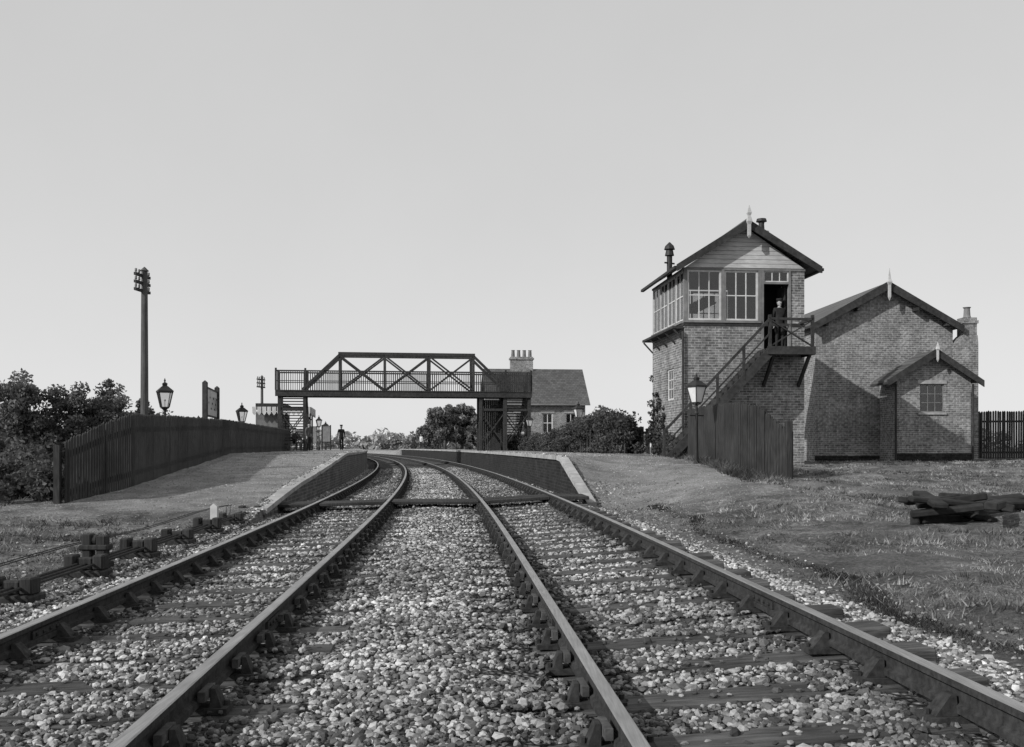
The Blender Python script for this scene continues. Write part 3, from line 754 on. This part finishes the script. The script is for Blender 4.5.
# ------------------------------------------------------------------ point rodding, stump, marker
root=empty('point_rodding');mb=MB();sb=MB()
for k in range(3):
    pts=[(float(cv(y))-3.72-.09*k,y,-.12) for y in np.arange(3,26,1.0)]
    mb.tube(pts,[.016]*len(pts),6)
mb.build('rods',[M['rust']],root)
y=5.2
while y<27:
    x=float(cv(y));h=random.uniform(-.01,.04)
    sb.box(x-4.02,x-3.6,y-.16,y+.16,-.4,-.18)
    for a in (-3.97,-3.67): sb.box(x+a-.055,x+a+.055,y-.09,y+.09,-.18,-.04+h)
    sb.box(x-3.90,x-3.74,y-.05,y+.05,-.18,-.07+h);y+=1.75
sb.build('stools',[M['fence']],root,bevel=.015)
root=empty('signal_wire_pulley_post',(-4.62,11.1,-.22));mb=MB()
mb.box(-.13,-.03,-.07,.07,-.1,.36);mb.box(.03,.13,-.07,.07,-.1,.34);mb.box(-.16,.16,-.09,.09,.18,.24);mb.box(-.17,.17,-.1,.1,-.02,.05);mb.tube([(-.03,0,.29),(.03,0,.29)],[.06,.06],10)
mb.build('post',[M['fence']],root,bevel=.012)
root=empty('marker_post',(-4.82,16.2,-.22));mb=MB();mb.prism([(-.055,-.1),(.055,-.1),(.055,.36),(0,.41),(-.055,.36)],-.05,.05);mb.build('post',[M['white']],root)
root=empty('signal_wire');mb=MB();
for k in range(2):
    pts=[(float(cv(y))-4.25-.07*k,y,-.02-.02*math.sin(y)) for y in np.arange(3,24,1.)];mb.tube(pts,[.006]*len(pts),5)
mb.build('wires',[M['rust']],root)

# one rough heap of discarded timbers at the right
root=empty('timber_heap',(6.5,15.2,-.12),.0);mb=MB();rs_=random.Random(5)
for i in range(46):
    t=rs_.random();cx=.0+2.6*t+rs_.gauss(0,.18);cy=.2+1.9*t+rs_.gauss(0,.3)
    hmax=.40-.25*abs(t-.15);z=.05+rs_.random()*hmax;l=rs_.uniform(.5,1.25);r=rs_.gauss(.25,.7);tl=rs_.uniform(-.16,.16)
    d=Vector((math.cos(r),math.sin(r),tl))*l/2;mb.beam(Vector((cx,cy,z))-d,Vector((cx,cy,z))+d,rs_.uniform(.12,.25),rs_.uniform(.07,.14),up=(rs_.uniform(-.3,.3),rs_.uniform(-.3,.3),1))
mb.build('timbers',[M['heap']],root,bevel=.02)

# ------------------------------------------------------------------ foliage
def leafobj(name,P,size,shade,parent=None):
    n=len(P);a=rng.normal(size=(n,3));a/=np.linalg.norm(a,axis=1)[:,None]
    b=np.cross(a,rng.normal(size=(n,3)));b/=np.linalg.norm(b,axis=1)[:,None]
    s=(size*rng.uniform(.6,1.3,n))[:,None]
    v=np.stack([P-a*s,P-b*s*.55,P+a*s,P+b*s*.55],1).reshape(-1,3)
    f=np.arange(n*4).reshape(n,4)
    return np_mesh(name,v,f,M['leaf'],{'shade':np.repeat(shade,4)},parent)
def clump_pts(centers,radii,per):
    out=[];sh=[]
    for c,r in zip(centers,radii):
        d=rng.normal(size=(per,3));d/=np.linalg.norm(d,axis=1)[:,None];q=rng.random(per)**.45
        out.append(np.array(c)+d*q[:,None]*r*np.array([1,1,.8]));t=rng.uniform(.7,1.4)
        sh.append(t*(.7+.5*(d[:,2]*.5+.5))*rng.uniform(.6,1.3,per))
    return np.concatenate(out),np.concatenate(sh)
def tree(name,x,y,z0,H,cr,ch,nc=26,per=170,ls=.11,base=.075,conic=0):
    root=empty(name,(x,y,z0));mb=MB()
    lean=random.uniform(-.2,.2)
    tp_=[(0,0,-.2),(lean*.3,0,H*.25),(lean*.7,.05,H*.5),(lean,0,H*.8)]
    r0=.035*H;mb.tube(tp_,[r0,r0*.8,r0*.55,r0*.2],8)
    cs=[];rs=[]
    for i in range(nc):
        d=rng.normal(size=3);d/=np.linalg.norm(d);q=rng.random()**.4
        zc=H-ch/2+d[2]*q*ch/2*.95
        k=1-conic*max(0,(zc-(H-ch))/ch)
        c=(d[0]*q*cr*.9*k+lean,d[1]*q*cr*.9*k,zc);cs.append(c);rs.append(cr*rng.uniform(.15,.36))
        t=.3+.5*random.random();s=Vector((lean*t,0,H*.8*t))
        if s.z<c[2]+.5: 
            mid=s.lerp(Vector(c),.5)+Vector((0,0,-.1));mb.tube([s,mid,c],[r0*.3,r0*.2,r0*.06],5)
    mb.build('trunk_and_limbs',[M['bark']],root,smooth=True)
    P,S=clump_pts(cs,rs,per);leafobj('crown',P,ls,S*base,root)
for (x,y,H,cr) in ((-21.5,43,4.6,1.9),(-20.0,41,4.4,1.5),(-18.6,42,4.1,1.5),(-17.2,43,3.8,1.3),(-16.0,44,3.4,1.2),(-24.5,44,4.7,2.2),(-18.4,46,4.2,1.6),(-22.5,37,3.5,1.6),(-27.5,42,4.3,2.2)):
    tree('thorn_tree',x,y,.0,H+random.uniform(-.15,.15),cr,H*.9,40,150,.085,.12,.45)
for (x,y,H,cr) in ((-7.9,118,6.6,2.6),(-6.0,120,6.2,2.4),(-10.5,135,5.0,2.6),(-3.2,112,4.8,2.2)): tree('broadleaf_tree',x,y,0,H,cr,H*.8,44,150,.22,.17)  # base leaf tone lightened to imitate haze at this distance
def bush(name,path,wid,hts,n,rad,per,ls,base):
    cs=[];rs=[]
    for i in range(n):
        t=random.random()*(len(path)-1);k=int(t);f=t-k;a=path[k];b=path[k+1]
        h=hts[k]*(1-f)+hts[k+1]*f;z0=a[2]*(1-f)+b[2]*f
        r=rad*random.uniform(.6,1.2)
        q=random.random()**.7
        cs.append((a[0]*(1-f)+b[0]*f+random.uniform(-wid,wid)/2,a[1]*(1-f)+b[1]*f+random.uniform(-wid,wid)/2,z0+q*(h-r*.7)*random.uniform(.8,1.1)));rs.append(r)
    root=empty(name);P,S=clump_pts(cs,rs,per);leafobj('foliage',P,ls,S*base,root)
    mb=MB()
    for c in cs[::3]: mb.tube([(c[0]*.98+.02*path[0][0],c[1],path[0][2]-.2),(c[0],c[1],c[2])],[.03,.01],5)
    mb.build('stems',[M['bark']],root)
hp=lambda D,u:(float(cv(D))+u,D,.75)
bush('hedge',[hp(35.5,6.75),hp(39,6.6),hp(44,6.6),hp(50,6.7),hp(57,6.8),hp(64,6.9)],1.0,[1.6,1.9,1.6,1.35,1.4,1.0],330,.36,150,.06,.08)
bush('shrubbery',[hp(66,6.9),hp(72,7.0),hp(82,7.0)],1.0,[1.3,1.4,1.2],80,.4,120,.09,.08)
bush('ivy_creeper',[(5.62,35.6,.6),(5.42,36.9,.6),(5.3,37.9,.6)],.2,[1.6,2.6,3.6],45,.2,110,.05,.06)
bush('shrub',[(4.9,35.3,.6),(5.4,33.9,.5),(5.3,32.2,.5)],.7,[1.3,1.1,.8],45,.26,130,.05,.07)
bush('bramble_thicket',[(-9.9,20.5,-.05),(-11,22,0),(-13.5,25,0),(-16,28,0),(-20,32,0)],1.8,[.85,1.2,1.6,1.8,2.0],170,.4,140,.06,.085)
bush('hedgerow',[(-13,46,.1),(-20,50,.1),(-28,52,.1)],2.0,[2.2,3.0,3.0],120,.6,120,.1,.09)
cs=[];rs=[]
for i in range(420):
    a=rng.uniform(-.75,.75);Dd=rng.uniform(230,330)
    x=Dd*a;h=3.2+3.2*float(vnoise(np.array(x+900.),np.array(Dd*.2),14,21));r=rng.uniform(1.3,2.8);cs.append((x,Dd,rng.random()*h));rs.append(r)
P,S=clump_pts(cs,rs,55);root=empty('distant_trees');leafobj('foliage',P,.75,S*.34,root)  # leaf colour raised to stand in for distance haze; no haze in the air
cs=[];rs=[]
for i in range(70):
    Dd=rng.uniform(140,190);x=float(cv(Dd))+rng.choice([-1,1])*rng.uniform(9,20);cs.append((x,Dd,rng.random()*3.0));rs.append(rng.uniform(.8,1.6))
P,S=clump_pts(cs,rs,70);leafobj('nearer_foliage',P,.4,S*.22,root)  # haze painted into the leaf colour here too, less strongly

def grass(name,N,u0,u1,d0,d1,filt,h0,h1,sh,B=11):
    Dt=np.exp(rng.uniform(math.log(d0),math.log(d1),N));u=rng.uniform(u0,u1,N);k=filt(u,Dt);u=u[k];Dt=Dt[k];n=len(u)
    hs=rng.uniform(h0,h1,n)*(.35+1.1*vnoise(cv(Dt)+u+60,Dt+60,.8,31))
    uu=(u[:,None]+rng.normal(0,.06,(n,B))).ravel();DD=(Dt[:,None]+rng.normal(0,.06,(n,B))).ravel()
    z=groundz(uu,DD);x=cv(DD)+uu;h=np.repeat(hs,B)*rng.uniform(.4,1.2,n*B);w=.003+.0005*DD
    a=rng.uniform(0,6.28,n*B);dx=np.cos(a)*w;dy=np.sin(a)*w;lx=rng.normal(0,.8,n*B)*h;ly=rng.normal(0,.8,n*B)*h
    v=np.stack([np.stack([x-dx,DD-dy,z-.01],-1),np.stack([x+dx,DD+dy,z-.01],-1),np.stack([x+lx,DD+ly,z+h],-1)],1).reshape(-1,3)
    s=np.repeat(rng.uniform(sh[0],sh[1],n)**1.0*(.35+1.3*vnoise(cv(Dt)+u+80,Dt+80,1.1,33)),B)*rng.uniform(.6,1.4,n*B)
    np_mesh(name,v,np.arange(n*B*3).reshape(-1,3),M['grass'],{'shade':np.repeat(s,3)})
def fr_(u,D): return (u>rut(np.minimum(D,24))+rng.normal(.1,.45,len(u)))&~((D>19)&(u<6.9))&((vnoise(cv(D)+u+10,D+10,1.1,41)*.6+vnoise(cv(D)+u+10,D+10,.35,47)*.4)>.45)
grass('grass',26000,3.5,26,4.5,44,fr_,.02,.085,(.06,.34))
grass('rough_grass',5500,-14,-3.95,4,24,lambda u,D:~((D>18)&(u>-8.6))&(vnoise(cv(D)+u+10,D+10,.9,42)>.38-.06*(-u-4)),.03,.13,(.05,.24))
def edgeg(u,D): return np.abs(u-rut(D)-.1-(vnoise(u*0+5,D+20,2.5,44)-.5)*.5)<.05+.06*vnoise(u*0+9,D+20,.5,45)
grass('verge_grass',26000,3.2,5.8,5,21,edgeg,.015,.045,(.02,.07),7)
grass('fence_grass',2500,4.5,9.0,22,34,lambda u,D:(np.abs(u+cv(D)-5.6)<.5),.08,.2,(.05,.16))
# weeds between the running lines
grass('track_weeds',500,-4.0,3.2,5,40,lambda u,D:(vnoise(cv(D)+u+10,D+10,1.0,52)>.6)&(np.min([np.abs(u-k[0]) for k in UR.values()],axis=0)>.15),.02,.05,(.05,.16))

# ------------------------------------------------------------------ people
def person(name,x,y,z,rot,pose='stand',top='coat',legs='coat',hat=True,H=1.74,lh=None,rh=None):
    s=H/1.74;root=empty(name,(x,y,z),rot)
    if pose=='sit':
        J=dict(pel=(0,.05,.52),sp=(0,.07,.75),ch=(0,.08,.98),nk=(0,.05,1.12),hd=(0,.04,1.19))
        J.update(hl=(-.09,.03,.5),hr=(.09,.03,.5),kl=(-.12,-.42,.52),kr=(.13,-.4,.52),al=(-.12,-.42,.1),ar=(.14,-.36,.1),tl=(-.13,-.58,.05),tr=(.16,-.52,.05))
        J.update(sl=(-.17,.08,1.05),sr=(.17,.08,1.05),el=(-.25,0,.8),er=(.25,0,.8),wl=(-.14,-.25,.64),wr=(.14,-.25,.64))
    else:
        st=.0 if pose=='stand' else .18
        J=dict(pel=(0,0,.93),sp=(0,0,1.13),ch=(0,.01,1.34),nk=(0,0,1.48),hd=(0,-.01,1.55))
        J.update(hl=(-.09,0,.9),hr=(.09,0,.9),kl=(-.1,-.02-st,.5),kr=(.11,-.02+st*.3,.5),al=(-.1,.02-st,.09),ar=(.12,.03+st*1.6,.09),tl=(-.12,-.13-st,.04),tr=(.15,-.12+st*1.6,.04))
        J.update(sl=(-.18,.01,1.42),sr=(.18,.01,1.42),el=(-.24,.03,1.14),er=(.24,.03,1.14),wl=(-.25,-.06,.9),wr=(.25,-.06,.9))
        if lh: J['el'],J['wl']=lh
        if rh: J['er'],J['wr']=rh
    rad=dict(pel=.135,sp=.125,ch=.145,nk=.06,hd=.055,hl=.095,hr=.095,kl=.062,kr=.062,al=.042,ar=.042,tl=.04,tr=.04,sl=.07,sr=.07,el=.045,er=.045,wl=.03,wr=.03)
    names=['pel']+[k for k in J if k!='pel'];ix={k:i for i,k in enumerate(names)}
    E=[('pel','sp'),('sp','ch'),('ch','nk'),('nk','hd'),('pel','hl'),('pel','hr'),('hl','kl'),('kl','al'),('al','tl'),('hr','kr'),('kr','ar'),('ar','tr'),('ch','sl'),('ch','sr'),('sl','el'),('el','wl'),('sr','er'),('er','wr')]
    me=bpy.data.meshes.new('sk');me.from_pydata([tuple(c*s for c in J[k]) for k in names],[(ix[a],ix[b]) for a,b in E],[])
    ob=bpy.data.objects.new('sk',me);scene.collection.objects.link(ob);ob.modifiers.new('s','SKIN');ss=ob.modifiers.new('b','SUBSURF');ss.levels=2
    for k in names:
        d=me.skin_vertices[0].data[ix[k]];r=rad[k]*s;d.radius=(r,r*(.78 if k in('pel','sp','ch') else 1));d.use_root=(k=='pel')
    dg=bpy.context.evaluated_depsgraph_get();m2=bpy.data.meshes.new_from_object(ob.evaluated_get(dg));bpy.data.objects.remove(ob)
    m2.materials.clear()
    for k in (top,legs,'skin','iron'): m2.materials.append(M[k])
    zc=J['pel'][2]*s;zn=(J['nk'][2]+.0)*s
    for p in m2.polygons:
        c=p.center;p.use_smooth=True
        if c.z>zn and abs(c.x)<.1: p.material_index=2
        elif c.z<.09*s: p.material_index=3
        elif pose=='sit': p.material_index=1 if (c.z<.6*s and c.y<-.02 and not(abs(c.x)>.1 and c.z>.6*s)) else 0
        else: p.material_index=1 if (c.z<zc-.06 and abs(c.x)<.2) else 0
    o=bpy.data.objects.new('body',m2);scene.collection.objects.link(o);o.parent=root
    hx,hy,hz=[c*s for c in J['hd']];hz+=.1*s;mb=MB()
    mb.ball((hx,hy,hz),(.076*s,.095*s,.118*s),0,16,12)
    mb.tube([(hx,hy-.085*s,hz+.02*s),(hx,hy-.118*s,hz-.025*s),(hx,hy-.09*s,hz-.035*s)],[.008*s,.016*s,.01*s],6)
    for sx in (-1,1):
        mb.ball((hx+sx*.077*s,hy+.005,hz-.005),(.012*s,.02*s,.032*s),0,8,6)
        mb.ball((hx+sx*.03*s,hy-.083*s,hz+.012*s),(.014*s,.012*s,.009*s),1,8,6)
    mb.ball((hx,hy-.083*s,hz-.06*s),(.024*s,.012*s,.006*s),1,8,6)
    mb.ball((hx,hy-.06*s,hz-.095*s),(.035*s,.03*s,.025*s),0,8,6)
    mb.build('head',[M['skin'],M['hair']],root,smooth=True)
    mb=MB();mb.ball((hx,hy+.018*s,hz+.03*s),(.083*s,.093*s,.103*s),0,14,10);mb.build('hair',[M['hair']],root,smooth=True)
    if hat:
        mb=MB();mb.tube([(hx,hy,hz+.055*s),(hx,hy,hz+.09*s),(hx,hy,hz+.135*s),(hx,hy,hz+.145*s)],[.096*s,.1*s,.115*s,.06*s],14,sy=1.05)
        mb.ball((hx,hy-.1*s,hz+.06*s),(.07*s,.06*s,.012*s),0,12,6);mb.build('cap',[M['coat']],root,smooth=True)
    for sd,e,w in ((-1,'el','wl'),(1,'er','wr')):
        wv=Vector(J[w])*s;d=(wv-Vector(J[e])*s).normalized();f=Vector((0,-1,0));f=(f-d*f.dot(d)).normalized();nrm=d.cross(f)*sd
        mb=MB();mb.tube([wv-d*.02,wv+d*.02,wv+d*.06,wv+d*.095],[.024,.034,.04,.034],10,sy=1)
        for v in range(len(mb.v)):
            q=Vector(mb.v[v])-wv;q-=nrm*q.dot(nrm)*.5;mb.v[v]=tuple(wv+q)
        for i,ln in enumerate((.068,.08,.074,.058)):
            b=wv+d*.085+f*(.028-.0185*i);inn=-nrm*1.0
            mb.tube([b,b+d*ln*.45+inn*.004,b+d*ln*.78+inn*.018,b+d*ln*.95+inn*.034],[.009,.0085,.0078,.006],6)
        b=wv+d*.03+f*.03;mb.tube([b,b+d*.03+f*.022,b+d*.058+f*.026-nrm*.012],[.011,.01,.008],6)
        mb.build('hand',[M['skin']],root,smooth=True)
person('signalman',9.05,33.86,SZ+3.885,.25,'stand','coat','coat')
def onp(name,px,D,**k): person(name,px,D,.87,**k)
onp('railway_porter',-11.95,70,rot=.4,pose='walk')
onp('passenger',-12.9,63.5,rot=.9,pose='stand',top='coat2')
onp('passenger',-11.9,122,rot=2.8,pose='stand',top='coat')
onp('passenger',-10.9,120,rot=-.6,pose='stand',top='shirt',hat=False)
root=empty('platform_bench',(-13.5,61.5,.87),1.2);mb=MB()
for z,y in ((.44,-.12),(.44,0),(.44,.12)): mb.box(-.8,.8,y-.05,y+.05,z-.02,z+.02)
for z in (.62,.78): mb.box(-.8,.8,.2,.23,z-.05,z+.05)
for x in (-.7,.7): mb.box(x-.03,x+.03,-.16,-.11,0,.42);mb.box(x-.03,x+.03,.15,.2,0,.85);mb.box(x-.02,x+.02,-.11,.15,.36,.4)
mb.build('seat_and_back',[M['dwood']],root)
c,s_=math.cos(1.2),math.sin(1.2)
person('seated_passenger',-13.5+.3*c,61.5+.3*s_,.85,1.2,'sit','coat','coat2')

# ------------------------------------------------------------------ light, sky, camera
sd=Vector((.7,.5,-.5)).normalized()
w=bpy.data.worlds.new('World');scene.world=w;w.use_nodes=True;nt=w.node_tree
bg=nt.nodes['Background'];sky=nt.nodes.new('ShaderNodeTexSky');sky.sky_type='NISHITA';sky.sun_disc=False
sky.sun_elevation=math.asin(-sd.z);sky.sun_rotation=math.atan2(-sd.x,-sd.y)%(2*math.pi)
sky.air_density=1.0;sky.dust_density=1.0;sky.ozone_density=1
bw=nt.nodes.new('ShaderNodeRGBToBW');L(nt,sky.outputs[0],bw.inputs[0])
hz=math_(nt,'POWER',bw.outputs[0],.12)
tc=nt.nodes.new('ShaderNodeTexCoord');sx=nt.nodes.new('ShaderNodeSeparateXYZ');L(nt,tc.outputs['Generated'],sx.inputs[0])
el=math_(nt,'SUBTRACT',1,math_(nt,'MAXIMUM',sx.outputs[2],0))
haze=math_(nt,'ADD',math_(nt,'MULTIPLY',math_(nt,'POWER',el,5),.2),.88)
mott=math_(nt,'ADD',math_(nt,'MULTIPLY',noise(nt,tc.outputs['Generated'],2.2,5,.6),.14),.93)
tot=math_(nt,'MULTIPLY',math_(nt,'MULTIPLY',math_(nt,'MULTIPLY',hz,haze),mott),6.1)
L(nt,tot,bg.inputs[0]);bg.inputs[1].default_value=.1
sl=bpy.data.lights.new('sun','SUN');sl.energy=3.9;sl.angle=R(.5);sl.color=(1,.995,.985)
so=bpy.data.objects.new('sun',sl);so.rotation_euler=sd.to_track_quat('-Z','Y').to_euler();so.location=(-20,-20,30);scene.collection.objects.link(so)
cam=bpy.data.cameras.new('camera');co=bpy.data.objects.new('camera',cam);scene.collection.objects.link(co)
co.location=(0,0,1.1);co.rotation_euler=(R(90),0,0);cam.sensor_width=36;cam.lens=35.16;cam.shift_y=.0718;cam.clip_end=8000;cam.clip_start=.05
scene.camera=co
scene.view_settings.view_transform='Standard';scene.view_settings.look='None';scene.view_settings.exposure=0
